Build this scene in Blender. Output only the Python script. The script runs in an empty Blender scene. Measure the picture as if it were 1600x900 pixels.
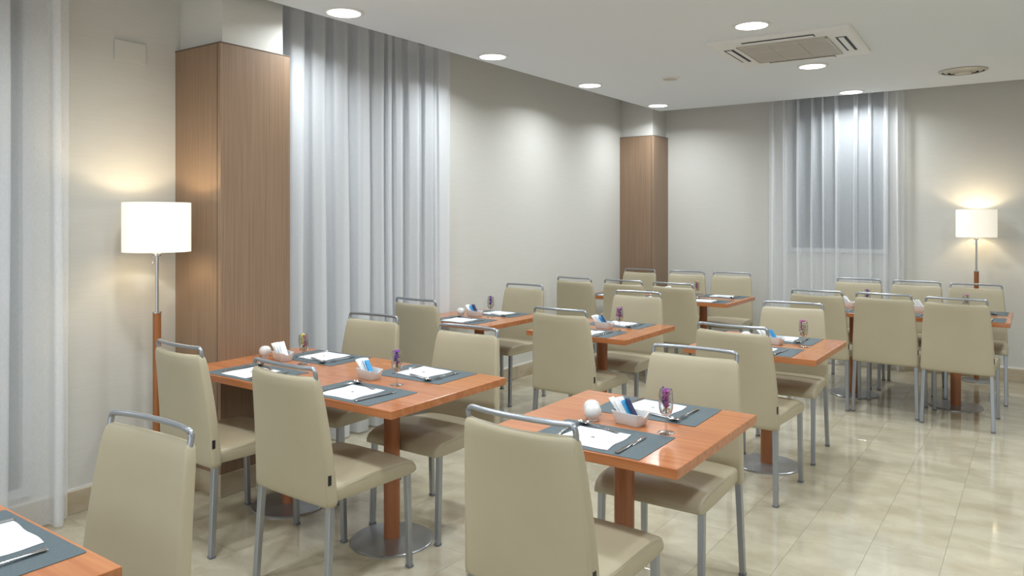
import bpy, bmesh, math, random
from mathutils import Vector, Matrix
random.seed(7)
S = bpy.context.scene
C = S.collection
PI = math.pi

# ------------------------------------------------------------ camera, world, exposure
cd = bpy.data.cameras.new('camera'); cam = bpy.data.objects.new('camera', cd); C.objects.link(cam)
cam.location = (0, 0, 1.53); cam.rotation_euler = (PI/2, 0, 0.611)
cd.sensor_width = 36; cd.lens = 36*1178.6/1600; cd.shift_y = (341.6-450)/1600
cd.clip_start = 0.05
S.camera = cam
w = bpy.data.worlds.new('world'); S.world = w; w.use_nodes = True
w.node_tree.nodes['Background'].inputs[0].default_value = (0.90, 0.96, 1.0, 1)
w.node_tree.nodes['Background'].inputs[1].default_value = 1.4
S.view_settings.view_transform = 'Standard'; S.view_settings.look = 'None'
S.view_settings.gamma = 1; S.view_settings.use_curve_mapping = False
S.view_settings.exposure = 0.12
LAMP_W = 13.4          # watts of one ceiling downlight
CEIL = 2.782

# ------------------------------------------------------------ materials
def srgb(r, g, b):
    f = lambda c: (c/255/12.92) if c/255 <= .04045 else ((c/255+.055)/1.055)**2.4
    return (f(r), f(g), f(b), 1)
def base(name):
    m = bpy.data.materials.new(name); m.use_nodes = True
    return m, m.node_tree.nodes, m.node_tree.links, m.node_tree.nodes['Principled BSDF']
def plain(name, col, rough=.5, metal=0, spec=.5):
    m, N, L, b = base(name)
    b.inputs['Base Color'].default_value = col; b.inputs['Roughness'].default_value = rough
    b.inputs['Metallic'].default_value = metal; b.inputs['Specular IOR Level'].default_value = spec
    return m
def noisy(name, c1, c2, scale, rough=.5, metal=0, spec=.5, detail=4, lo=.35, hi=.65, bump=0, bscale=None, coord='Object', rnd=False):
    """two-tone noise colour, optional fine bump; scale is a 3-vector"""
    m, N, L, b = base(name)
    tc = N.new('ShaderNodeTexCoord'); mp = N.new('ShaderNodeMapping'); mp.inputs['Scale'].default_value = scale
    L.new(tc.outputs[coord], mp.inputs[0])
    if rnd:
        oi = N.new('ShaderNodeObjectInfo'); ml = N.new('ShaderNodeVectorMath'); ml.operation = 'SCALE'
        cx = N.new('ShaderNodeCombineXYZ')
        for k in range(3): L.new(oi.outputs['Random'], cx.inputs[k])
        L.new(cx.outputs[0], ml.inputs[0]); ml.inputs['Scale'].default_value = 37.0
        L.new(ml.outputs[0], mp.inputs['Location'])
    nz = N.new('ShaderNodeTexNoise'); nz.inputs['Detail'].default_value = detail; nz.inputs['Scale'].default_value = 1
    L.new(mp.outputs[0], nz.inputs['Vector'])
    rp = N.new('ShaderNodeValToRGB'); rp.color_ramp.elements[0].position = lo; rp.color_ramp.elements[1].position = hi
    rp.color_ramp.elements[0].color = c1; rp.color_ramp.elements[1].color = c2
    L.new(nz.outputs['Fac'], rp.inputs[0]); L.new(rp.outputs[0], b.inputs['Base Color'])
    b.inputs['Roughness'].default_value = rough; b.inputs['Metallic'].default_value = metal; b.inputs['Specular IOR Level'].default_value = spec
    if bump:
        n2 = N.new('ShaderNodeTexNoise'); n2.inputs['Scale'].default_value = bscale or 200; n2.inputs['Detail'].default_value = 2
        L.new(tc.outputs[coord], n2.inputs['Vector'])
        bp = N.new('ShaderNodeBump'); bp.inputs['Strength'].default_value = bump; bp.inputs['Distance'].default_value = .001
        L.new(n2.outputs['Fac'], bp.inputs['Height']); L.new(bp.outputs[0], b.inputs['Normal'])
    return m, b, N, L

M = {}
M['wall'], *_ = noisy('wallpaper', (.60,.588,.548,1), (.625,.613,.573,1), (6, 6, 240), rough=.75, spec=.25)
M['ceiling'] = plain('ceiling_paint', (.765,.80,.84,1), .8, spec=.2)
M['wood'], *_ = noisy('veneer', (.215,.138,.086,1), (.295,.195,.126,1), (170, 170, 2.2), rough=.42, detail=5, lo=.3, hi=.7)
M['edge_metal'] = plain('edge_profile', (.19,.15,.12,1), .4, .5)
M['stone'], *_ = noisy('skirting_stone', (.40,.32,.21,1), (.53,.45,.33,1), (4, 4, 9), rough=.25, detail=6)
M['white_trim'] = plain('white_trim', (.75,.73,.68,1), .5)
M['grout'] = plain('floor_joint', (.42,.37,.28,1), .5)
m, b, N, L = noisy('floor_marble', (.405,.36,.26,1), (.53,.485,.37,1), (4.5, 7.5, 4.5), rough=.07, spec=.65, detail=9, lo=.28, hi=.66, rnd=True)
# thin darker veins with a shape of their own
tc = [n for n in N if n.type == 'MAPPING'][0]
v1 = N.new('ShaderNodeTexNoise'); v1.inputs['Scale'].default_value = 1.1; v1.inputs['Detail'].default_value = 8; v1.inputs['Distortion'].default_value = 1.4
L.new(tc.outputs[0], v1.inputs['Vector'])
vr = N.new('ShaderNodeValToRGB'); e = vr.color_ramp.elements; e[0].position = .492; e[0].color = (0,0,0,1); e[1].position = .5; e[1].color = (1,1,1,1)
x = e.new(.508); x.color = (0,0,0,1)
L.new(v1.outputs['Fac'], vr.inputs[0])
mx = N.new('ShaderNodeMixRGB'); mx.inputs[2].default_value = (.42,.34,.22,1)
ml = N.new('ShaderNodeMath'); ml.operation = 'MULTIPLY'; ml.inputs[1].default_value = .6
L.new(vr.outputs[0], ml.inputs[0]); L.new(ml.outputs[0], mx.inputs[0])
rp = [n for n in N if n.type == 'VALTORGB'][0]
L.new(rp.outputs[0], mx.inputs[1]); L.new(mx.outputs[0], b.inputs['Base Color'])
M['tile'] = m
M['table'], *_ = noisy('cherry_veneer', (.39,.134,.049,1), (.48,.186,.074,1), (2.0, 38, 38), rough=.17, detail=4, rnd=True)
M['table_pole'], *_ = noisy('cherry_pole', (.31,.108,.040,1), (.39,.145,.057,1), (30, 30, 2), rough=.3, rnd=True)
M['lamp_wood'], *_ = noisy('lamp_wood', (.25,.085,.022,1), (.33,.12,.035,1), (40, 40, 3), rough=.35)
M['steel'], *_ = noisy('brushed_disc', (.36,.37,.39,1), (.44,.45,.47,1), (6, 6, 6), rough=.3, metal=.75)
M['frame'] = plain('chair_metal', (.36,.38,.41,1), .32, .75)
M['cap'] = plain('foot_plastic', (.16,.17,.19,1), .5)
M['leather'], *_ = noisy('cream_leatherette', (.418,.367,.256,1), (.452,.398,.281,1), (3, 3, 3), rough=.42, spec=.4, bump=.12, bscale=420)
M['seam'] = plain('seam_thread', (.40,.35,.26,1), .6)
M['tag'] = plain('black_tag', (.012,.012,.014,1), .5)
M['mat'], *_ = noisy('placemat_weave', (.088,.115,.128,1), (.11,.14,.153,1), (300, 300, 300), rough=.65, spec=.25, bump=.2, bscale=900)
M['paper'] = plain('napkin_paper', (.72,.73,.76,1), .7, spec=.2)
M['print'] = plain('grey_print', (.28,.28,.28,1), .7)
M['cutlery'] = plain('cutlery_steel', (.50,.50,.51,1), .16, 1)
M['china'] = plain('white_china', (.70,.69,.68,1), .12)
M['hole'] = plain('dark_hole', (.02,.02,.02,1), .8)
M['sach_white'] = plain('sachet_white', (.84,.85,.87,1), .5)
M['sach_blue'] = plain('sachet_blue', (.03,.30,.62,1), .45)
M['sach_navy'] = plain('sachet_navy', (.025,.03,.10,1), .45)
M['purple'], *_ = noisy('purple_petals', (.10,.02,.22,1), (.30,.10,.45,1), (150, 150, 150), rough=.7)
M['magenta'], *_ = noisy('magenta_petals', (.40,.04,.24,1), (.62,.16,.45,1), (150, 150, 150), rough=.7)
M['yellow'], *_ = noisy('yellow_petals', (.60,.50,.08,1), (.75,.68,.30,1), (150, 150, 150), rough=.7)
M['leafgreen'] = plain('flower_leaf', (.07,.14,.05,1), .6)
M['filler'], *_ = noisy('cream_pebbles', (.62,.50,.28,1), (.78,.70,.50,1), (120, 120, 120), rough=.6)
M['plastic'] = plain('white_plastic', (.76,.76,.75,1), .45)
M['grille'], *_ = noisy('grille_plastic', (.43,.40,.36,1), (.50,.47,.43,1), (2, 90, 2), rough=.6, lo=.45, hi=.55)
M['dark'] = plain('slot_black', (.012,.014,.016,1), .6)
M['vent'] = plain('vent_enamel', (.52,.49,.42,1), .4)
M['frame_w'] = plain('window_frame_paint', (.55,.56,.57,1), .5)
M['pane'] = plain('night_glass', (.10,.13,.15,1), .1)
M['chrome'] = plain('lamp_chrome', (.55,.55,.55,1), .22, 1)

def emis(name, col, st, basecol=(.8,.8,.8,1)):
    m, N, L, b = base(name)
    b.inputs['Base Color'].default_value = basecol; b.inputs['Emission Color'].default_value = col; b.inputs['Emission Strength'].default_value = st
    b.inputs['Roughness'].default_value = .6
    return m
M['led'] = emis('led_diffuser', (1, .98, .95, 1), 6.0)
M['shade'] = emis('lit_lamp_shade', (1, .91, .74, 1), .5, (.8,.78,.72,1))
M['bulb'] = emis('lamp_bulb', (1, .85, .6, 1), 6.0)

def curtain_mat(name, lo_, hi_):
  global m, N, L, b
  # cloth that scatters and lets part of the view through
  m, N, L, b = base(name)
  out = [n for n in N if n.type == 'OUTPUT_MATERIAL'][0]; N.remove(b)
  df = N.new('ShaderNodeBsdfDiffuse'); df.inputs[0].default_value = (.90,.915,.94,1)
  tl = N.new('ShaderNodeBsdfTranslucent'); tl.inputs[0].default_value = (.84,.87,.91,1)
  tr = N.new('ShaderNodeBsdfTransparent')
  m1 = N.new('ShaderNodeMixShader'); m1.inputs[0].default_value = .3; L.new(df.outputs[0], m1.inputs[1]); L.new(tl.outputs[0], m1.inputs[2])
  m2 = N.new('ShaderNodeMixShader'); L.new(m1.outputs[0], m2.inputs[1]); L.new(tr.outputs[0], m2.inputs[2])
  tcc = N.new('ShaderNodeTexCoord'); mpp = N.new('ShaderNodeMapping'); mpp.inputs['Scale'].default_value = (500, 500, 60)
  nzz = N.new('ShaderNodeTexNoise'); nzz.inputs['Scale'].default_value = 1; nzz.inputs['Detail'].default_value = 3
  L.new(tcc.outputs['Object'], mpp.inputs[0]); L.new(mpp.outputs[0], nzz.inputs['Vector'])
  mr = N.new('ShaderNodeMapRange'); mr.inputs[1].default_value = .3; mr.inputs[2].default_value = .7; mr.inputs[3].default_value = lo_; mr.inputs[4].default_value = hi_
  L.new(nzz.outputs['Fac'], mr.inputs[0]); L.new(mr.outputs[0], m2.inputs[0]); L.new(m2.outputs[0], out.inputs[0])
  return m
M['curtain'] = curtain_mat('curtain_voile', .22, .30)
M['sheer'] = curtain_mat('sheer_curtain', .44, .52)
# clear thin glass: fresnel mix of see-through and mirror
m, N, L, b = base('clear_glass')
out = [n for n in N if n.type == 'OUTPUT_MATERIAL'][0]; N.remove(b)
tr = N.new('ShaderNodeBsdfTransparent'); tr.inputs[0].default_value = (.92,.93,.93,1)
gl = N.new('ShaderNodeBsdfGlossy'); gl.inputs['Roughness'].default_value = .04
lw = N.new('ShaderNodeLayerWeight'); lw.inputs[0].default_value = .42
mx = N.new('ShaderNodeMixShader'); L.new(lw.outputs['Facing'], mx.inputs[0]); L.new(tr.outputs[0], mx.inputs[1]); L.new(gl.outputs[0], mx.inputs[2])
L.new(mx.outputs[0], out.inputs[0]); M['glass'] = m

# ------------------------------------------------------------ mesh helpers
class MB:
    def __init__(s): s.v = []; s.f = []
    def add(s, vs, fs):
        o = len(s.v); s.v += [tuple(p) for p in vs]; s.f += [tuple(i+o for i in f) for f in fs]; return s
    def box(s, x0, x1, y0, y1, z0, z1):
        vs = [(x,y,z) for z in (z0,z1) for y in (y0,y1) for x in (x0,x1)]
        return s.add(vs, [(0,2,3,1),(4,5,7,6),(0,1,5,4),(2,6,7,3),(0,4,6,2),(1,3,7,5)])
    def bbox(s, x0, x1, y0, y1, z0, z1, b=.004):
        """box with chamfered vertical and top/bottom edges"""
        rings = []
        for z, i in ((z0, b), (z0+b, 0), (z1-b, 0), (z1, b)):
            X0, X1, Y0, Y1 = x0+i, x1-i, y0+i, y1-i; c = b
            rings.append([(X0+c,Y0,z),(X1-c,Y0,z),(X1,Y0+c,z),(X1,Y1-c,z),(X1-c,Y1,z),(X0+c,Y1,z),(X0,Y1-c,z),(X0,Y0+c,z)])
        return s.loft(rings, caps=True)
    def loft(s, rings, caps=True, closed=True):
        n = len(rings[0]); vs = [p for r in rings for p in r]; fs = []
        for k in range(len(rings)-1):
            for i in range(n if closed else n-1):
                j = (i+1) % n
                fs.append((k*n+i, k*n+j, (k+1)*n+j, (k+1)*n+i))
        if caps:
            fs.append(tuple(range(n-1, -1, -1))); fs.append(tuple((len(rings)-1)*n+i for i in range(n)))
        return s.add(vs, fs)
    def lathe(s, prof, n=24, cx=0, cy=0, caps=True):
        return s.loft([[(cx+r*math.cos(2*PI*i/n), cy+r*math.sin(2*PI*i/n), z) for i in range(n)] for r, z in prof], caps)
    def tube(s, pts, rad, n=8, flat=1.0):
        pts = [Vector(p) for p in pts]; rings = []
        up = Vector((0,0,1))
        for k, p in enumerate(pts):
            t = (pts[min(k+1,len(pts)-1)]-pts[max(k-1,0)]).normalized()
            ref = up if abs(t.z) < .9 else Vector((0,1,0))
            a = t.cross(ref).normalized(); bb = a.cross(t).normalized()
            r = rad[k] if isinstance(rad, (list, tuple)) else rad
            rings.append([p + a*r*math.cos(2*PI*i/n+PI/n) + bb*r*flat*math.sin(2*PI*i/n+PI/n) for i in range(n)])
        return s.loft(rings, True)
    def ball(s, c, r, n=6, m=4):
        rings = [[(c[0]+r*math.sin(PI*(k+.02)/(m+.04))*math.cos(2*PI*i/n), c[1]+r*math.sin(PI*(k+.02)/(m+.04))*math.sin(2*PI*i/n), c[2]+r*math.cos(PI*k/m)) for i in range(n)] for k in range(m+1)]
        return s.loft(rings[::-1], True)
    def mesh(s, name, mat, smooth=None):
        me = bpy.data.meshes.new(name); me.from_pydata(s.v, [], s.f); me.materials.append(mat)
        bm = bmesh.new(); bm.from_mesh(me); bmesh.ops.recalc_face_normals(bm, faces=bm.faces); bm.to_mesh(me); bm.free()
        if smooth is not None:
            me.polygons.foreach_set('use_smooth', [True]*len(me.polygons))
            me.set_sharp_from_angle(angle=math.radians(smooth))
        return me
    def build(s, name, mat, parent=None, smooth=None):
        return link(name, s.mesh(name, mat, smooth), parent)
def link(name, me, parent=None, loc=None):
    o = bpy.data.objects.new(name, me); C.objects.link(o)
    if parent: o.parent = parent
    if loc: o.location = loc
    return o
def tag(o, label=None, cat=None, group=None, kind=None):
    for k, v in (('label', label), ('category', cat), ('group', group), ('kind', kind)):
        if v: o[k] = v
    return o
def thing(name, label, cat, loc=(0,0,0), rz=0, group=None):
    o = bpy.data.objects.new(name, None); o.empty_display_size = .1; C.objects.link(o)
    o.location = loc; o.rotation_euler = (0, 0, rz)
    return tag(o, label, cat, group)
def copy_tree(o, parent=None):
    c = o.copy(); C.objects.link(c)
    if parent: c.parent = parent
    for ch in list(o.children): copy_tree(ch, c)
    return c
def rrect(hx, hy, r, n=4):
    """rounded rectangle outline, counter-clockwise"""
    pts = []
    for cx, cy, a in ((hx-r, hy-r, 0), (-hx+r, hy-r, PI/2), (-hx+r, -hy+r, PI), (hx-r, -hy+r, 3*PI/2)):
        for i in range(n+1): t = a+PI/2*i/n; pts.append((cx+r*math.cos(t), cy+r*math.sin(t)))
    return pts
def struct(name, mb, mat, label=None, parent=None, smooth=None):
    o = mb.build(name, mat, parent, smooth)
    if not parent: tag(o, label, kind='structure')
    return o

# ------------------------------------------------------------ the room
XL, XE, YB, YE = -4.115, -3.63, 8.527, 8.19      # left wall, ceiling edge, back wall, ceiling edge
XR, YR, ZT = 1.75, -2.2, 2.98
floor = struct('floor', MB().box(XL-.1, XR+.1, YR-.1, YB+.1, -.12, -.0025), M['grout'], 'polished cream marble floor of narrow tiles')
TW, TL = .2965, .593
tm = MB().bbox(-TW/2+.0005, TW/2-.0005, -TL/2+.0005, TL/2-.0005, -.0022, 0, .0004).mesh('tile', M['tile'])
nx = int((XR-XL)/TW)+1
tiles = 0
rt = random.Random(3)
far_mb = MB()
for i in range(nx):
    cx = -.652-TW/2 + TW*(i-11)
    if cx-TW/2 < XL-.02 or cx+TW/2 > XR+.02:
        if cx+TW/2 < XL or cx-TW/2 > XR: continue
    off = rt.choice((.05, .2, .32, .45))
    j = 0; y = YR+off-TL
    while y < YB+TL:
        if .55 < y < YB+TL/2:
            link('tile', tm, floor, (cx, y, 0)); tiles += 1
        elif y > YR-.3:
            far_mb.box(cx-TW/2+.0008, cx+TW/2-.0008, y-TL/2+.0008, y+TL/2-.0008, -.0022, 0)
        y += TL
o = far_mb.build('tile_field', M['tile'], floor); o['kind'] = 'stuff'

WT = .12
wl = struct('wall_left', MB().box(XL-WT, XL, YR, YB+WT, 0, ZT), M['wall'], 'beige papered long wall at left')
wb = struct('wall_back', MB().box(XL, XR+WT, YB, YB+WT, 0, ZT), M['wall'], 'beige papered end wall')
struct('wall_right', MB().box(XR, XR+WT, YR, YB, 0, ZT), M['wall'], 'beige wall at right outside the view')
rear = MB().box(XL-WT, XL+.35, YR-WT, YR, 0, ZT); rear.box(XR-.2, XR+WT, YR-WT, YR, 0, ZT); rear.box(XL+.35, XR-.2, YR-WT, YR, 2.62, ZT)  # wide opening is added so even world light fills the room
struct('wall_rear', rear, M['wall'], 'unseen wall behind the viewer with a wide opening added for fill light')
struct('ceiling', MB().box(XE, XR, YR, YE, CEIL, CEIL+.05), M['ceiling'], 'white dropped ceiling with a gap along the walls')
struct('ceiling_soffit', MB().box(XL-WT, XR+WT, YR-WT, YB+WT, ZT, ZT+.05), M['ceiling'], 'upper ceiling above the curtain gap')

# skirting: stone pieces with a thin white bead on top
def skirting(name, label, axis, fixed, a0, a1, sgn, step=.6, z1=.118):
    root = tag(bpy.data.objects.new(name, None), label, kind='structure'); C.objects.link(root)
    a = a0
    while a < a1-.02:
        e_ = min(a+step, a1)
        mb = MB()
        if axis == 'y': mb.bbox(min(fixed, fixed+sgn*.016), max(fixed, fixed+sgn*.016), a+.0008, e_-.0008, 0, z1, .002)
        else: mb.bbox(a+.0008, e_-.0008, min(fixed, fixed+sgn*.016), max(fixed, fixed+sgn*.016), 0, z1, .002)
        mb.build('skirting_stone', M['stone'], root); a = e_
    mb = MB()
    if axis == 'y': mb.box(min(fixed, fixed+sgn*.012), max(fixed, fixed+sgn*.012), a0, a1, z1, z1+.012)
    else: mb.box(a0, a1, min(fixed, fixed+sgn*.012), max(fixed, fixed+sgn*.012), z1, z1+.012)
    mb.build('white_bead', M['white_trim'], root)
CP, CY0, CY1 = -3.674, 2.466, 2.932           # near column face and extent
FP, FY0 = -3.675, 8.12                         # far column face and near side
skirting('baseboard_left', 'beige stone skirting along the left wall', 'y', XL, YR, CY0-.002, 1)
skirting('baseboard_left', 'beige stone skirting of the left wall beyond the near column', 'y', XL, CY1+.002, FY0-.002, 1)
skirting('baseboard_back', 'beige stone skirting along the end wall', 'x', YB, FP+.002, XR, -1)

def column(name, label, x1, y0, y1, far=False):
    root = tag(bpy.data.objects.new(name, None), label, kind='structure'); C.objects.link(root)
    i = .03
    MB().box(XL+.001, x1-i, y0+i, y1-i if not far else y1, 0, ZT-.001).build('plaster_core', M['wall'], root)
    z0, z1 = .127, 2.496
    MB().bbox(x1-i, x1, y0, y1 if far else y1, z0, z1, .0015).build('wood_panel', M['wood'], root)
    MB().bbox(XL+.001, x1-i-.001, y0, y0+i-.001, z0, z1, .0015).build('wood_panel', M['wood'], root)
    if not far: MB().bbox(XL+.001, x1-i-.001, y1-i+.001, y1, z0, z1, .0015).build('wood_panel', M['wood'], root)
    MB().box(x1-i-.004, x1-i+.0005, y0-.0012, y0+.004, z0, z1).build('corner_strip', M['edge_metal'], root)
    t = MB().box(x1-i, x1+.002, y0-.002, y1+.002 if not far else y1, z1+.0005, z1+.005); t.box(XL+.001, x1-i, y0-.002, y0+i, z1+.0005, z1+.005)
    t.build('top_profile', M['edge_metal'], root)
    for bx in ((x1-i+.002, x1+.003, y0-.003, y1+.003 if not far else y1), (XL+.017, x1-i+.0015, y0-.003, y0+i)):
        MB().bbox(bx[0], bx[1], bx[2], bx[3], 0, z0-.0005, .002).build('skirting_stone', M['stone'], root)
column('column_1', 'wood clad square column against the left wall', CP, CY0, CY1)
column('column_2', 'wood clad corner column at the far end', FP, FY0, YB-.001, True)

# windows behind the curtains (dark night panes)
def window(name, label, axis, a0, a1, z0, z1, nsplit):
    root = tag(bpy.data.objects.new(name, None), label, kind='structure'); C.objects.link(root)
    def bx(a, b_, c, d, t0, t1): return MB().box(XL+t0, XL+t1, a, b_, c, d) if axis == 'y' else MB().box(a, b_, YB-t1, YB-t0, c, d)
    fw = .045
    for nm, q in (('window_frame', (a0, a1, z0, z0+fw)), ('window_frame', (a0, a1, z1-fw, z1)), ('window_frame', (a0, a0+fw, z0+fw, z1-fw)), ('window_frame', (a1-fw, a1, z0+fw, z1-fw))):
        bx(*q, .001, .024).build(nm, M['frame_w'], root)
    st = (a1-a0-2*fw)/nsplit
    for k in range(nsplit):
        p0 = a0+fw+k*st; p1 = p0+st
        bx(p0+.012, p1-.012, z0+fw, z1-fw, .002, .01).build('pane', M['pane'], root)
        if k: bx(p0-.012, p0+.012, z0+fw, z1-fw, .001, .02).build('mullion', M['frame_w'], root)
window('window_1', 'dark window behind the long left curtain', 'y', 3.02, 4.78, .16, 2.9, 2)
window('window_2', 'dark window behind the curtain at the left frame edge', 'y', .2, 1.70, .16, 2.9, 2)
window('window_3', 'dark window behind the end wall curtain', 'x', -2.27, -1.27, 1.17, 2.9, 2)

# ------------------------------------------------------------ curtains
def curtain(label, axis, fixed_fn, a0, a1, folds, amp_fn, sgn, seed, mat='curtain', bunched=False):
    r = random.Random(seed)
    ph = [0]; n = folds
    edges = [a0]
    ws = [r.uniform(.6, 1.5) for _ in range(n)]; tot = sum(ws)
    for q in ws: edges.append(edges[-1]+q/tot*(a1-a0))
    am = [r.uniform(.65, 1.1) for _ in range(n+1)]; wob = [r.uniform(0, 6) for _ in range(n+1)]
    # one pleat: narrow rear trough, steep overhanging flank, broad front face
    PL = [(0, -1), (.05, -1), (.11, -.92), (.165, -.6), (.175, 0), (.165, .55), (.19, .88), (.26, 1), (.40, 1.04), (.55, 1), (.70, .95), (.79, .8), (.825, .45), (.815, -.1), (.83, -.6), (.88, -.92), (.95, -1)]
    if bunched: PL = [(0, -1), (.12, -.98), (.24, -1), (.36, -.98), (.44, -.9), (.47, -.5), (.43, .1), (.40, .6), (.42, .95), (.52, 1.05), (.63, 1.0), (.68, .8), (.67, .3), (.62, -.3), (.60, -.8), (.66, -.97), (.82, -1)]
    cols = [(k, q) for k in range(n) for q in range(len(PL))]+[(n, 0)]
    zs = [.012, .05, .3, .7, 1.2, 1.7, 2.2, 2.6, 2.8, 2.93]
    lean = [r.uniform(-.16, .16) for _ in range(n+1)]; ov = [r.uniform(.3, 1.5) for _ in range(n+1)]
    verts = []
    for z in zs:
        for k, q in cols:
            k2 = min(k, n-1); wd_ = edges[k2+1]-edges[k2]
            t, d = PL[q]
            t = t+(d+1)*.5*(lean[k2]*(.4+.6*z/2.93))*(1 if 0 < q else 0)*.5 + .02*ov[k2]*math.sin(2*PI*t)
            a = edges[k]+wd_*t
            depth = amp_fn(a)*d*(am[k2]*.5+.5)*(.8+.2*math.cos(z*1.1+wob[k2]))
            sway = .007*math.sin(1.5*z+wob[k2])*(d+1)*.5
            p = fixed_fn(a)+sgn*depth
            verts.append((p, a+sway, z) if axis == 'y' else (a+sway, p, z))
    nc = len(cols); fs = [(i*nc+j, i*nc+j+1, (i+1)*nc+j+1, (i+1)*nc+j) for i in range(len(zs)-1) for j in range(nc-1)]
    mb = MB(); mb.add(verts, fs)
    o = mb.build('curtain', M[mat], None, 180)
    tag(o, label, 'curtain', 'sheer floor length curtains')
lerp = lambda a, b_, t: a+(b_-a)*max(0, min(1, t))
curtain('wide pleated sheer grey-white curtain between near column and left wall', 'y', lambda a: lerp(-4.0, -4.07, (a-3.9)/.4), 2.97, 4.92, 11, lambda a: lerp(.055, .026, (a-3.9)/.4), 1, 5)
curtain('sheer grey-white curtain cut by the left frame edge', 'y', lambda a: -4.0, -.1, 1.84, 8, lambda a: .05, 1, 9, 'sheer', True)
curtain('sheer white curtain on the end wall, left of the far floor lamp', 'x', lambda a: YB-.12, -2.45, -1.115, 10, lambda a: .04, -1, 21, 'sheer', True)

# ------------------------------------------------------------ ceiling fittings
def light_area(name, loc, size, watts, col, spread):
    ld = bpy.data.lights.new(name, 'AREA'); ld.shape = 'DISK'; ld.size = size; ld.energy = watts; ld.color = col; ld.spread = spread
    return ld
dl_trim = MB().loft([[(r*math.cos(2*PI*i/32), r*math.sin(2*PI*i/32), z) for i in range(32)] for r, z in ((.122, 0), (.122, -.004), (.112, -.008), (.1, -.008), (.1, 0))], False).mesh('trim_ring', M['plastic'], 40)
dl_disc = MB().lathe([(.0995, -.001), (.0995, -.0065)], 32).mesh('diffuser', M['led'])
dl_light = light_area('downlight_lamp', None, .19, LAMP_W, (.90, .965, 1.0), math.radians(155))
def downlight(x, y, label):
    t = thing('ceiling_downlight', label, 'downlight', (x, y, CEIL), 0, 'round ceiling downlights')
    link('trim_ring', dl_trim, t); link('diffuser', dl_disc, t)
    l = bpy.data.objects.new('lamp_light', dl_light); C.objects.link(l); l.parent = t; l.location = (0, 0, -.012)
LX, RX = -3.46, -1.53
lab = {0: 'nearest', 1: 'second', 2: 'third', 3: 'farthest'}
for k, y in enumerate((3.163, 4.68, 6.21, 7.75)):
    downlight(LX, y, 'round white downlight over the left wall, %s of its row' % lab[k])
for k, y in enumerate((4.885, 6.474, 8.02)):
    downlight(RX, y, ('round white downlight just before the air conditioner panel', 'round white downlight just beyond the air conditioner panel', 'round white downlight above the end wall curtain')[k])
for x, y in ((-2.75, 1.63), (LX, .1), (RX, 3.3), (RX, 1.75), (RX, .2), (.4, 4.885), (.4, 6.474), (.4, 3.3), (.4, 1.75)):  # unseen downlights, added to light the room from outside the frame
    downlight(x, y, 'unseen round white downlight added outside the picture frame for illumination')

# air conditioner cassette
ac = thing('air_conditioner', 'square white ceiling cassette air conditioner with beige grille', 'air conditioner', (-1.49, 5.66, CEIL), math.radians(2))
h = .475
prof = [(h, 0), (h, -.012), (h-.012, -.024), (h-.03, -.026)]
mb = MB(); mb.loft([[(x_, y_, z) for x_, y_ in rrect(q, q, .03)] for q, z in prof]); mb.build('panel', M['plastic'], ac, 40)
g = MB().box(-.295, .295, -.295, .295, -.034, -.025).build('intake_grille', M['grille'], ac)
fr = MB()
for a in (-.298, .298): fr.box(a-.006, a+.006, -.304, .304, -.037, -.025); fr.box(-.304, .304, a-.006, a+.006, -.037, -.025)
fr.build('grille_border', M['vent'], g)
for k in (-1, 1): MB().box(k*.1-.003, k*.1+.003, -.29, .29, -.0375, -.033).build('grille_rib', M['vent'], g)
for k in range(4):
    R = Matrix.Rotation(k*PI/2, 4, 'Z')
    s1 = MB().box(-.24, .24, -.415, -.345, -.0275, -.0255).build('outlet_slot', M['dark'], ac); s1.matrix_local = R
    f1 = MB().bbox(-.235, .235, -.398, -.362, -.034, -.028, .002).build('louvre', M['plastic'], s1)
# round air vent
v = thing('ceiling_vent', 'round cream ceiling air diffuser with concentric rings', 'air vent', (-.535, 7.41, CEIL))
MB().lathe([(.178, -.0005), (.178, -.003)], 40).build('back_plate', M['hole'], v)
for ro, ri, z in ((.185, .158, -.014), (.148, .118, -.020), (.108, .078, -.026)):
    MB().loft([[(r*math.cos(2*PI*i/40), r*math.sin(2*PI*i/40), zz) for i in range(40)] for r, zz in ((ro, -.003), (ro, -.006), (ri, z), (ri, z+.004), (ro, -.003))], False).build('ring', M['vent'], v, 50)
MB().lathe([(.066, -.018), (.066, -.026), (.05, -.031), (.001, -.033)], 32).build('centre_cone', M['vent'], v, 50)
s = thing('smoke_detector', 'small round grey disc on the ceiling above the left tables', 'smoke detector', (-2.70, 6.31, CEIL))
MB().lathe([(.085, 0), (.085, -.006), (.075, -.012), (.068, -.012)], 32).build('rim', M['plastic'], s, 40)
MB().lathe([(.066, -.0122), (.06, -.016), (.001, -.017)], 32).build('mesh_face', M['vent'], s, 40)

# blank cover plate on the left wall
p = MB().bbox(XL+.0005, XL+.009, 2.112, 2.288, 2.39, 2.505, .002).build('cover_plate', M['wall'])
tag(p, 'blank rectangular cover plate high on wall above the near floor lamp', 'wall plate')

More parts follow.
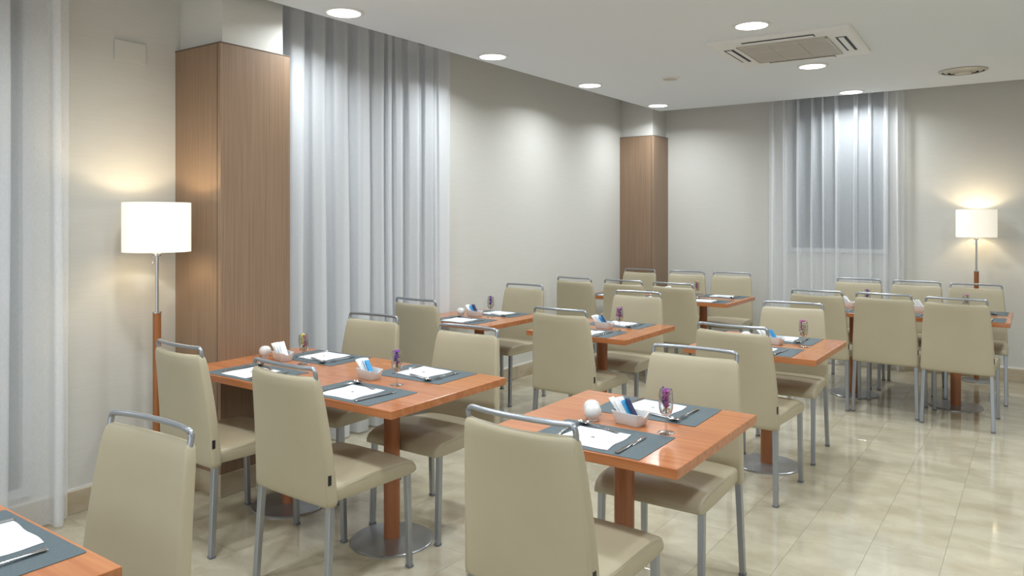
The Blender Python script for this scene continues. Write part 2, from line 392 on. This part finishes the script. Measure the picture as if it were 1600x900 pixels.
# ------------------------------------------------------------ floor lamps
def floor_lamp(x, y, label):
    t = thing('floor_lamp', label, 'floor lamp', (x, y, 0), 0, 'floor lamps with white drum shades')
    MB().lathe([(.125, 0), (.125, .008), (.115, .014), (.02, .018)], 40).build('base', M['steel'], t, 40)
    MB().lathe([(.0205, .018), (.0205, 1.03)], 16).build('wooden_pole', M['lamp_wood'], t, 40)
    c = MB().lathe([(.023, 1.03), (.023, 1.036), (.0085, 1.037), (.0085, 1.33), (.02, 1.332), (.02, 1.345), (.012, 1.347), (.012, 1.40)], 16).build('metal_pole', M['chrome'], t, 40)
    pc = MB().tube([(-.02, -.012, 1.338), (-.02, -.012, 1.30)], .0013, 6); pc.ball((-.02, -.012, 1.295), .005); pc.build('pull_chain', M['chrome'], c)
    z0, z1 = 1.355, 1.615; n = 48; ro = .168
    MB().loft([[(r*math.cos(2*PI*i/n), r*math.sin(2*PI*i/n), z) for i in range(n)] for r, z in ((ro, z0), (ro, z1), (ro-.003, z1), (ro-.003, z0), (ro, z0))], False).build('lamp_shade', M['shade'], t, 40)
    sp = MB()
    for k in range(3):
        a = 2*PI*k/3; sp.tube([(.01*math.cos(a), .01*math.sin(a), 1.39), ((ro-.003)*math.cos(a), (ro-.003)*math.sin(a), 1.39)], .0018, 6)
    sp.build('shade_spider', M['chrome'], t)
    MB().lathe([(.012, 1.40), (.028, 1.43), (.03, 1.46), (.02, 1.485), (.001, 1.49)], 16).build('bulb', M['bulb'], t, 60)
    ld = bpy.data.lights.new('floor_lamp_light', 'POINT'); ld.energy = 4.0; ld.color = (1, .80, .52); ld.shadow_soft_size = .03
    l = bpy.data.objects.new('lamp_light', ld); C.objects.link(l); l.parent = t; l.location = (0, 0, 1.515)
floor_lamp(-3.835, 2.195, 'lit floor lamp with white drum shade beside the near wood column')
floor_lamp(-.494, 8.34, 'lit floor lamp with white drum shade by the end wall')

# ------------------------------------------------------------ chair
def make_chair():
    t = thing('dining_chair', 'x', 'chair')
    # upholstered backrest: lofted rounded slab, leaning and bowed
    def yc(z):
        u = (z-.375)/.525
        return -.203-.018*u-.034*u*u
    def hw(z):
        u = (z-.375)/.525
        return .239-.012*u-.021*u*u
    rings = []
    zs = [.398, .404, .42, .46, .54, .62, .70, .78, .86, .898, .910, .915]
    ins = [.010, .003, 0, 0, 0, 0, 0, 0, 0, .002, .007, .014]
    def section(z, i):
        u = (z-.375)/.525; th = .026-.007*u
        out = []
        hx = hw(z)-i; hy = max(th-i, .004)
        top = [(hx*(1-2*k/10), hy) for k in range(11)]; bot = [(-hx*(1-2*k/10), -hy) for k in range(11)]
        r = min(.012, hy*.8)
        pts = rrect(hx, hy, r, 3)
        # refine the long sides so the bow shows
        res = []
        for k in range(len(pts)):
            p, q = pts[k], pts[(k+1) % len(pts)]
            res.append(p)
            if abs(p[0]-q[0]) > .1:
                for j in range(1, 8): res.append((p[0]+(q[0]-p[0])*j/8, p[1]))
        return [(a, yc(z)+b_-(.006+.016*u)*(1-(a/hx)**2), z - (.0 if z < .89 else .006*(1-(a/hx)**2))) for a, b_ in res]
    for z, i in zip(zs, ins): rings.append(section(z, i))
    bk = MB().loft(rings).build('backrest', M['leather'], t, 50)
    for s in (-1, 1):
        pts = []
        for k in range(12):
            z = .385+.5*k/11; pts.append((s*(hw(z)-.012), yc(z)-(.0262-.007*(z-.375)/.525)-.0005, z))
        MB().tube(pts, .0011, 5).build('seam', M['seam'], bk)
    tg = MB().box(hw(.5)-.006, hw(.5)+.0012, yc(.5)-.020, yc(.5)-.006, .492, .530).build('fabric_tag', M['tag'], bk); tg['label'] = 'small black fabric tag'
    # seat cushion
    rings = []
    for y, top, bot, hx in ((-0.190, 0.476, 0.414, 0.222), (-0.100, 0.483, 0.414, 0.226), (0.000, 0.490, 0.414, 0.230), (0.100, 0.492, 0.414, 0.231), (0.180, 0.489, 0.414, 0.231), (0.225, 0.481, 0.414, 0.230), (0.255, 0.468, 0.415, 0.228), (0.270, 0.452, 0.418, 0.224), (0.275, 0.440, 0.422, 0.218)):
        r = []
        m_ = 9
        e1 = min(.016, (top-bot)*.45)
        side = max(top-.016, bot+.004+(top-bot)*.35)
        for k in range(m_):
            q = -1+2*k/(m_-1); r.append((hx*.94*q, y, top-.006*abs(q)**3))
        r += [(hx*.985, y, side+.3*(top-side)), (hx, y, side-.2*(side-bot)), (hx, y, bot+.15*(side-bot)), (hx*.985, y, bot)]
        r += [(-hx*.985, y, bot), (-hx, y, bot+.15*(side-bot)), (-hx, y, side-.2*(side-bot)), (-hx*.985, y, side+.3*(top-side))]
        rings.append(r)
    st = MB().loft(rings).build('seat', M['leather'], t, 50)
    for s in (-1, 1):
        MB().tube([(s*.2225, -.13, .4625), (s*.2275, -.05, .468), (s*.2305, .08, .4725), (s*.2300, .2, .468), (s*.228, .245, .455)], .0012, 5).build('seam', M['seam'], st)
    # frame: legs, caps, rail, top handle
    a = .0125
    for s in (-1, 1):
        def bar(p, q, a0, a1):
            p, q = Vector(p), Vector(q)
            return MB().loft([[(c.x+i*r, c.y+j*r, c.z) for i, j in ((-1,-.8),(-.8,-1),(.8,-1),(1,-.8),(1,.8),(.8,1),(-.8,1),(-1,.8))] for c, r in ((p, a0), (q, a1))])
        fl = bar((s*.214, .238, .012), (s*.212, .225, .424), a*.95, a*1.05).build('leg', M['frame'], t, 30)
        MB().bbox(s*.214-.014, s*.214+.014, .224, .252, 0, .013, .002).build('foot_cap', M['cap'], fl)
        rl = bar((s*.228, -.230, .012), (s*.217, -.206, .424), a*.95, a*1.1).build('leg', M['frame'], t, 30)
        MB().bbox(s*.228-.014, s*.228+.014, -.244, -.216, 0, .013, .002).build('foot_cap', M['cap'], rl)
    hy = lambda x_: yc(.925)-.022*(1-(x_/.2)**2)
    pts = [(-.1935, yc(.90), .888), (-.1945, yc(.915), .918)]
    for k in range(5):
        q = PI/2*k/4; pts.append((-.1945+.018*(1-math.cos(q)), hy(-.1945), .928+.018*math.sin(q)))
    for k in range(1, 8): x_ = -.176+.352*k/8; pts.append((x_, hy(x_), .946))
    right = [(-p[0], p[1], p[2]) for p in pts[:7]][::-1]
    MB().tube(pts+right, .0088, 8).build('top_handle', M['frame'], t, 60)
    return t

CH = [  # x, y of the footprint centre, facing (0 = away from the viewer, 180 = towards), turn, label
 (-2.49, 2.223, 0, -1.5, 'cream chair, back to us, at the right table of the left pair'),
 (-3.274, 2.248, 0, -3, 'cream chair with its back to us before the near wood column'),
 (-3.30, 3.0, 180, 2, 'cream chair facing us across the left tables, in front of the long curtain'),
 (-2.525, 2.932, 180, 0, 'cream chair facing us at the right end of the left tables'),
 (-1.266, 2.108, 0, -.5, 'largest cream chair, back to us, at the nearest full table'),
 (-1.270, 2.985, 180, 1, 'cream chair facing us on the far side of the nearest full table'),
 (-2.535, 4.42, 0, -.5, 'cream chair, back to us, at the middle-row centre table'),
 (-2.62, 5.23, 180, 1, 'cream chair facing us across the middle-row centre table'),
 (-3.70, 4.338, 0, -2, 'cream chair, back to us, standing before the right end of the long curtain'),
 (-3.74, 5.26, 180, -2, 'cream chair facing us against the bare left wall'),
 (-1.365, 4.323, 0, -3, 'cream chair, back to us, at the middle-row right table'),
 (-1.385, 5.13, 180, 4, 'cream chair facing us across the middle-row right table'),
 (-1.475, 6.68, 0, -2, 'back-to-us cream chair at the back right tables, left of three'),
 (-.983, 6.69, 0, -2.5, 'back-to-us cream chair at the back right tables, middle of three'),
 (-.490, 6.618, 0, -3, 'back-to-us cream chair at the back right tables, right of three'),
 (-1.455, 7.65, 180, -3, 'cream chair facing us in front of the end wall curtain'),
 (-.955, 7.63, 180, -3, 'cream chair facing us right of the end wall curtain, middle of three'),
 (-.455, 7.57, 180, 3, 'cream chair facing us in front of the far floor lamp'),
 (-3.755, 6.713, 0, -3, 'back-to-us cream chair at the back left tables, left of three'),
 (-3.225, 6.70, 0, -1, 'back-to-us cream chair at the back left tables, middle of three'),
 (-2.70, 6.668, 0, -4, 'back-to-us cream chair at the back left tables, right of three'),
 (-3.79, 7.69, 180, -4, 'cream chair facing us directly before the far wood column'),
 (-3.20, 7.705, 180, 2, 'cream chair facing us just right of the far wood column'),
 (-2.705, 7.765, 180, 5, 'cream chair facing us left of the end wall curtain'),
 (-2.095, 0.925, 180, 3, 'cropped cream chair at lower left behind the corner table'),
]
proto = make_chair()
for k, (x, y, a, tn, lb) in enumerate(CH):
    o = proto if k == 0 else copy_tree(proto)
    o.location = (x, y, 0); o.rotation_euler = (0, 0, math.radians(a+tn)); o['label'] = lb; o['group'] = 'cream dining chairs'

# ------------------------------------------------------------ tables
TWX, TDY, TZ = .765, .80, .75
def make_table():
    t = thing('dining_table', 'x', 'table')
    MB().bbox(-TWX/2, TWX/2, -TDY/2, TDY/2, TZ-.034, TZ, .0015).build('tabletop', M['table'], t)
    MB().lathe([(.0385, .016), (.0385, TZ-.040)], 28).build('pole', M['table_pole'], t, 40)
    MB().bbox(-.13, .13, -.13, .13, TZ-.040, TZ-.0345, .001).build('mounting_plate', M['frame'], t)
    MB().lathe([(.197, 0), (.197, .006), (.192, .010), (.06, .0155), (.04, .0165)], 48).build('base', M['steel'], t, 30)
    return t
TB = {
 'front': (-1.306, 2.615, 'nearest full table', 'square cherry wood table at front centre, nearest full table'),
 'leftR': (-2.53, 2.615, 'left pair, right table', 'cherry wood table with exposed corner, right half of the left joined pair'),
 'leftL': (-3.2955, 2.625, 'left pair, column-side table', 'cherry wood table touching the near wood column, left half of joined pair'),
 'midC': (-2.56, 4.775, 'middle-row centre table', 'small square cherry wood table at the centre of the middle row'),
 'midL': (-3.655, 4.765, 'middle-row wall table', 'cherry wood table pushed to the left wall beside the long curtain'),
 'midR': (-1.393, 4.755, 'middle-row right table', 'cherry wood table at right of the middle row'),
 'backRR': (-.565, 7.11, 'back right pair, right table', 'cherry wood table near the far floor lamp, right half of joined pair'),
 'backRL': (-1.332, 7.11, 'back right pair, left table', 'cherry wood table before the end wall curtain, left half of joined pair'),
 'backLR': (-2.712, 7.15, 'back left pair, right table', 'cherry wood table at the back, right half of the pair near far column'),
 'backLL': (-3.479, 7.15, 'back left pair, left table', 'cherry wood table at the back, half nearest the far column'),
 'corner': (-2.07, .485, 'cropped corner table', 'cherry wood table cropped by the lower left frame corner'),
}
tp = make_table(); first = True
for k, (x, y, sh, lb) in TB.items():
    o = tp if first else copy_tree(tp); first = False
    o.location = (x, y, 0); o['label'] = lb; o['group'] = 'cherry wood pedestal tables'

# ------------------------------------------------------------ place settings
mat_me = MB().loft([[(x_, y_, z) for x_, y_ in rrect(.222, .152, .006, 2)] for z in (0, .0016)]).mesh('placemat', M['mat'])
nap = MB()
nv = []
for j in range(9):
    for i in range(9):
        x_ = -.105+.21*i/8; y_ = -.105+.21*j/8
        wob = .0025*math.sin(5*x_/.21*2+1)*(1 if j in (0, 8) else 0)
        z = .0012+.0016*max(0, math.sin(3.0*x_/.21+2.2*y_/.21))*(abs(x_)+abs(y_))/.2
        nv.append((x_+.004*math.sin(9*y_/.21)*(i in (0, 8)), y_+wob, z))
nf = [(j*9+i, j*9+i+1, (j+1)*9+i+1, (j+1)*9+i) for j in range(8) for i in range(8)]
nap.add(nv, nf)
nap.add([(a, b_, 0) for a, b_, c in nv], nf)
nap_me = nap.mesh('napkin', M['paper'])
pm = MB(); pm.add([(-.008, -.003, .0042), (.008, -.004, .0042), (.009, .002, .0042), (.004, .004, .0042), (0, .007, .0042), (-.004, .0035, .0042), (-.008, .003, .0042)], [tuple(range(7))])
print_me = pm.mesh('printed_mark', M['print'])
def flat_strip(prof, z_fn, th):
    """prof: (y, half width); lofted thin bar along y with height profile"""
    rings = []
    for y, hw_ in prof:
        z = z_fn(y); rings.append([(-hw_, y, z), (-hw_*.6, y, z+th), (hw_*.6, y, z+th), (hw_, y, z), (hw_*.6, y, z-th*.4), (-hw_*.6, y, z-th*.4)])
    return rings
# knife
kn = MB().loft(flat_strip([(-.115, .004), (-.112, .0085), (-.06, .0080), (-.02, .0060), (-.005, .0055)], lambda y: .0035, .0028))
kn2 = MB().loft(flat_strip([(-.005, .0055), (.0, .009), (.06, .0100), (.10, .0085), (.115, .002)], lambda y: .003, .0011))
kn_h, kn_b = kn.mesh('handle', M['cutlery'], 40), kn2.mesh('blade', M['cutlery'], 40)
arch = lambda y: .004+.007*max(0, math.sin((y+.10)/.2*PI))*(.5+.5*(y > 0))
fk = MB().loft(flat_strip([(-.10, .006), (-.096, .009), (-.05, .0065), (0, .004), (.035, .0035), (.05, .009), (.06, .0115)], arch, .0016))
fk_h = fk.mesh('handle', M['cutlery'], 40)
ft = MB()
for k in range(4):
    x_ = -.009+.006*k; ft.tube([(x_, .058, arch(.058)), (x_, .078, arch(.078)-.001), (x_*1.02, .10, .005)], [.0016, .0014, .0007], 6)
fk_t = ft.mesh('tines', M['cutlery'], 40)
sp = MB().loft(flat_strip([(-.10, .006), (-.096, .009), (-.05, .0065), (0, .004), (.045, .0035)], arch, .0016))
sp_h = sp.mesh('handle', M['cutlery'], 40)
sv = []; sf = []
for j in range(7):
    for i in range(16):
        r = j/6; a = 2*PI*i/16
        sv.append((.0195*r*math.cos(a), .071+.029*r*math.sin(a), .0015+.0085*r*r))
sf = [(j*16+i, j*16+(i+1) % 16, (j+1)*16+(i+1) % 16, (j+1)*16+i) for j in range(6) for i in range(16)]
sb = MB(); sb.add(sv, sf); sb.add([(a, b_, c+.0008) for a, b_, c in sv], sf); sp_b = sb.mesh('bowl', M['cutlery'], 60)

def setting(tx, ty, far, where, dx=0, jitter=0):
    """one cover: placemat, napkin, knife, fork, spoon; far = diner sits on the far side"""
    sg = -1 if far else 1; rz = PI if far else 0
    rj = random.Random(int((tx*100+ty*10+far)*7))
    def P(lx, ly): return (tx+dx+sg*lx, ty+sg*ly)
    side = 'far side' if far else 'near side'
    jr = lambda a=2.0: math.radians(rj.uniform(-a, a))
    cx, cy = P(0, -.238); cx += .024
    o = link('placemat', mat_me, None, (cx, cy, TZ+.0002)); o.rotation_euler = (0, 0, rz+jr(1)); tag(o, 'grey placemat on the %s of %s' % (side, where), 'placemat', 'grey placemats')
    zb = TZ+.0021
    o = link('napkin', nap_me, None, (cx-.02*1, cy+sg*-.018, zb)); o.rotation_euler = (0, 0, rz+jr(4)); tag(o, 'white paper napkin on the %s of %s' % (side, where), 'napkin', 'white paper napkins')
    pmk = link('printed_mark', print_me, o); pmk['label'] = 'small grey printed mark'
    zc = TZ+.0025
    for nm, parts, lx, ly, r in (('knife', (('handle', kn_h), ('blade', kn_b)), .132, -.02, -3), ('fork', (('handle', fk_h), ('tines', fk_t)), -.142, .0, 5), ('spoon', (('handle', sp_h), ('bowl', sp_b)), -.062, .098, 72)):
        q = thing(nm, 'steel %s on the %s of %s' % (nm, side, where), nm, (cx+sg*lx, cy+sg*ly, zc), rz+math.radians(r)+jr(4), 'steel cutlery')
        for pn, me in parts: link(pn, me, q)

setting(-1.306, 2.615, 0, TB['front'][2]); setting(-1.306, 2.615, 1, TB['front'][2])
setting(-2.53, 2.615, 0, TB['leftR'][2]); setting(-2.53, 2.615, 1, TB['leftR'][2], -.03)
setting(-3.2955, 2.625, 0, TB['leftL'][2], .02); setting(-3.2955, 2.625, 1, TB['leftL'][2], -.02)
for k in ('midC', 'midL', 'midR'):
    for fr_ in (0, 1): setting(TB[k][0], TB[k][1], fr_, TB[k][2])
for pair, xs in (('back right tables', (-1.47, -.95, -.46)), ('back left tables', (-3.60, -3.10, -2.62))):
    yy = 7.11 if 'right' in pair else 7.15
    for nm, x_ in zip(('left seat', 'middle seat', 'right seat'), xs):
        for fr_ in (0, 1): setting(x_, yy, fr_, '%s, %s' % (pair, nm))
setting(-2.07, .485, 1, TB['corner'][2])

# ------------------------------------------------------------ table-top things
def lathe_shell(prof, n=24):
    return MB().loft([[(r*math.cos(2*PI*i/n), r*math.sin(2*PI*i/n), z) for i in range(n)] for r, z in prof], False)
# white china salt pot
pot_me = lathe_shell([(.0005, 0), (.018, 0), (.0195, .003), (.0185, .006), (.028, .016), (.0335, .030), (.0325, .043), (.026, .055), (.016, .0615), (.008, .062), (.006, .060), (.006, .050)]).mesh('pot_body', M['china'], 50)
hole_me = MB().lathe([(.006, .056), (.006, .0572)], 12).mesh('pour_hole', M['hole'])
def salt_pot(x, y, label):
    t = thing('salt_pot', label, 'salt pot', (x, y, TZ), 0, 'white round salt pots'); link('pot_body', pot_me, t); link('pour_hole', hole_me, t)
# white rectangular tray, flared, with dipped ends
def tray_mesh():
    rings = []
    def ring(hx, hy, z, dip):
        pts = rrect(hx, hy, .010, 3); return [(a, b_, z-(dip*max(0, 1-(b_/(hy*.62))**2) if abs(a) > hx*.9 else 0)) for a, b_ in pts]
    def fine(hx, hy, z, dip):
        pts = rrect(hx, hy, .010, 3); res = []
        for k in range(len(pts)):
            p, q = pts[k], pts[(k+1) % len(pts)]; res.append(p)
            if math.hypot(p[0]-q[0], p[1]-q[1]) > .02:
                for j in range(1, 7): res.append((p[0]+(q[0]-p[0])*j/7, p[1]+(q[1]-p[1])*j/7))
        return [(a, b_, z-(dip*max(0, 1-(b_/(hy*.6))**2) if abs(a) > hx*.97 else 0)) for a, b_ in res]
    R = [fine(.050, .029, 0, 0), fine(.053, .032, .004, 0), fine(.064, .040, .046, .014), fine(.0645, .0405, .048, .014), fine(.061, .037, .048, .014), fine(.060, .036, .045, .013), fine(.050, .029, .006, 0)]
    mb = MB().loft(R, True)
    return mb.mesh('sachet_tray', M['china'], 40)
tray_me = tray_mesh()
def sachet_mesh(w_, l_, mat):
    return MB().loft([[(-w_/2, -.001, z), (w_/2, -.001, z), (w_/2+(.0005), .001, z), (-w_/2, .001, z)] if z in (0, l_) else [(-w_/2, -.002, z), (w_/2, -.002, z), (w_/2, .002, z), (-w_/2, .002, z)] for z in (0, .008, l_-.008, l_)]).mesh('sachet', mat)
SA = {'white': sachet_mesh(.030, .105, M['sach_white']), 'blue': sachet_mesh(.022, .092, M['sach_blue']), 'navy': sachet_mesh(.015, .10, M['sach_navy'])}
def tray(x, y, rz, where, seq):
    o = link('sachet_tray', tray_me, None, (x, y, TZ+.0003)); o.rotation_euler = (0, 0, rz); tag(o, 'white china sachet tray on %s' % where, 'tray', 'white sachet trays')
    r = random.Random(hash(where) % 1000 if False else len(where)*13+len(seq))
    n = len(seq)
    for k, cname in enumerate(seq):
        lx = -.044+.062*k/max(1, n-1); ly = r.uniform(-.005, .005)
        q = link('sachet', SA[cname], None)
        lean = math.radians(-46+14*k/max(1, n-1)+r.uniform(-3, 3))
        Mx = Matrix.Translation((x, y, TZ+.010)) @ Matrix.Rotation(rz, 4, 'Z') @ Matrix.Translation((lx+.022, ly, 0)) @ Matrix.Rotation(lean, 4, 'Y') @ Matrix.Rotation(math.radians(r.uniform(-9, 9)), 4, 'X') @ Matrix.Rotation(math.radians(84+r.uniform(-5, 5)), 4, 'Z')
        q.matrix_world = Mx
        tag(q, '%s paper sachet in the tray on %s' % ({'white': 'white', 'blue': 'bright blue', 'navy': 'dark navy'}[cname], where), 'sachet', '%s sachets on %s' % (cname, where))
# stem glass with dried flowers
gb = lathe_shell([(.0005, .062), (.012, .064), (.021, .073), (.0255, .090), (.0268, .110), (.0255, .135), (.0225, .160), (.0218, .160), (.0246, .135), (.0258, .110), (.0245, .091), (.020, .0745), (.0005, .0655)]).mesh('bowl', M['glass'], 60)
gs = lathe_shell([(.0045, .0635), (.0036, .055), (.0036, .02), (.0055, .008)], 14).mesh('stem', M['glass'], 60)
gf = lathe_shell([(.0005, .0085), (.0055, .008), (.020, .004), (.031, .002), (.0318, .001), (.031, 0), (.0005, 0)]).mesh('foot', M['glass'], 60)
def flower_meshes(seed, cols):
    r = random.Random(seed); res = []
    for k, c in enumerate(cols):
        mb = MB(); ang = 2*PI*k/len(cols)+.5
        for q in range(46):
            z = .094+.062*r.random(); rad = .0150*math.sqrt(r.random())
            a = r.uniform(0, 6.28)
            cx = (.0075 if len(cols) > 1 else 0)*math.cos(ang)+rad*.75*math.cos(a); cy = (.0075 if len(cols) > 1 else 0)*math.sin(ang)+rad*.75*math.sin(a)
            lim = .0185; d = math.hypot(cx, cy)
            if d > lim: cx *= lim/d; cy *= lim/d
            mb.ball((cx, cy, z+(.008 if k == 0 else 0)), r.uniform(.0036, .0056), 6, 4)
        res.append(('blossom', mb.mesh('blossom', M[c], 60)))
    mb = MB()
    for q in range(9):
        a = r.uniform(0, 6.28); rr = .012*r.random()
        mb.tube([(.3*rr*math.cos(a), .3*rr*math.sin(a), .072), (rr*math.cos(a), rr*math.sin(a), .115+.03*r.random())], [.0011, .0006], 5)
    res.append(('stem', mb.mesh('stem', M['leafgreen'], 60)))
    mb = MB()
    for q in range(20):
        a = r.uniform(0, 6.28); rr = .0155*math.sqrt(r.random()); mb.ball((rr*math.cos(a), rr*math.sin(a), .0775+.012*r.random()), .0035, 6, 4)
    res.append(('pebbles', mb.mesh('pebbles', M['filler'], 60)))
    return res
FL = {'pm': flower_meshes(1, ('purple', 'magenta')), 'p': flower_meshes(2, ('purple',)), 'yp': flower_meshes(3, ('yellow', 'magenta')), 'my': flower_meshes(4, ('magenta', 'filler'))}
FN = {'pm': 'purple and pink', 'p': 'purple', 'yp': 'yellow and magenta', 'my': 'magenta and cream'}
def glass(x, y, where, fl):
    t = thing('stem_glass', 'clear stem glass holding flowers on %s' % where, 'glass', (x, y, TZ), 0, 'stem glasses used as vases')
    for nm, me in (('bowl', gb), ('stem', gs), ('foot', gf)): link(nm, me, t)
    f = thing('dried_flowers', '%s dried flowers inside the glass on %s' % (FN[fl], where), 'flowers', (x, y, TZ+.0), random.uniform(0, 6), 'dried flowers in glasses')
    for nm, me in FL[fl]:
        q = link(nm, me, f)
W_, B_, Nv = 'white', 'blue', 'navy'
def at(k, dx, dy): return TB[k][0]+dx, TB[k][1]+dy
def where(k): return TB[k][2]
salt_pot(*at('front', -.112, -.045), 'white china salt pot, nearer of two on the nearest full table')
salt_pot(*at('front', -.146, .008), 'white china pepper pot, farther of two on the nearest full table')
tray(*at('front', .030, -.008), math.radians(-9), where('front'), (W_, W_, W_, W_, B_, Nv, Nv)); glass(*at('front', .19, -.045), where('front'), 'pm')
tray(*at('leftR', -.150, .0), math.radians(-10), where('leftR'), (W_, W_, W_, B_, W_, B_, B_)); glass(*at('leftR', .06, -.03), where('leftR'), 'p')
salt_pot(*at('leftL', -.285, .06), 'white china salt pot beside the tray on the left column-side table')
tray(*at('leftL', -.125, .055), math.radians(-12), where('leftL'), (W_, W_, W_, B_, B_, W_, W_)); glass(*at('leftL', .055, .05), where('leftL'), 'yp')
tray(*at('midC', .02, -.005), math.radians(-6), where('midC'), (W_, W_, W_, B_, B_, Nv)); glass(*at('midC', .163, -.05), where('midC'), 'pm')
salt_pot(*at('midL', -.165, -.03), 'white china salt pot on the middle-row wall table')
tray(*at('midL', -.045, 0), math.radians(-6), where('midL'), (W_, W_, B_, B_, Nv, Nv)); glass(*at('midL', .085, .035), where('midL'), 'p')
salt_pot(*at('midR', -.14, .03), 'white china salt pot on the middle-row right table')
tray(*at('midR', .03, .02), math.radians(-8), where('midR'), (W_, W_, W_, B_, B_)); glass(*at('midR', .214, .015), where('midR'), 'my')
tray(*at('backRR', -.26, .04), math.radians(-6), where('backRR'), (W_, W_, W_, W_, W_)); glass(*at('backRR', .07, .02), where('backRR'), 'my')
tray(*at('backRL', -.06, .04), math.radians(-6), where('backRL'), (Nv, W_, W_, W_, W_)); glass(*at('backRL', .10, .03), where('backRL'), 'p')
tray(*at('backLR', -.34, .02), math.radians(-6), where('backLR'), (W_, W_, W_, W_, W_)); glass(*at('backLR', -.07, .02), where('backLR'), 'yp')
tray(*at('backLL', -.24, .02), math.radians(-6), where('backLL'), (W_, W_, W_, B_, B_)); salt_pot(*at('backLR', -.19, .05), 'white china salt pot on the back left pair')
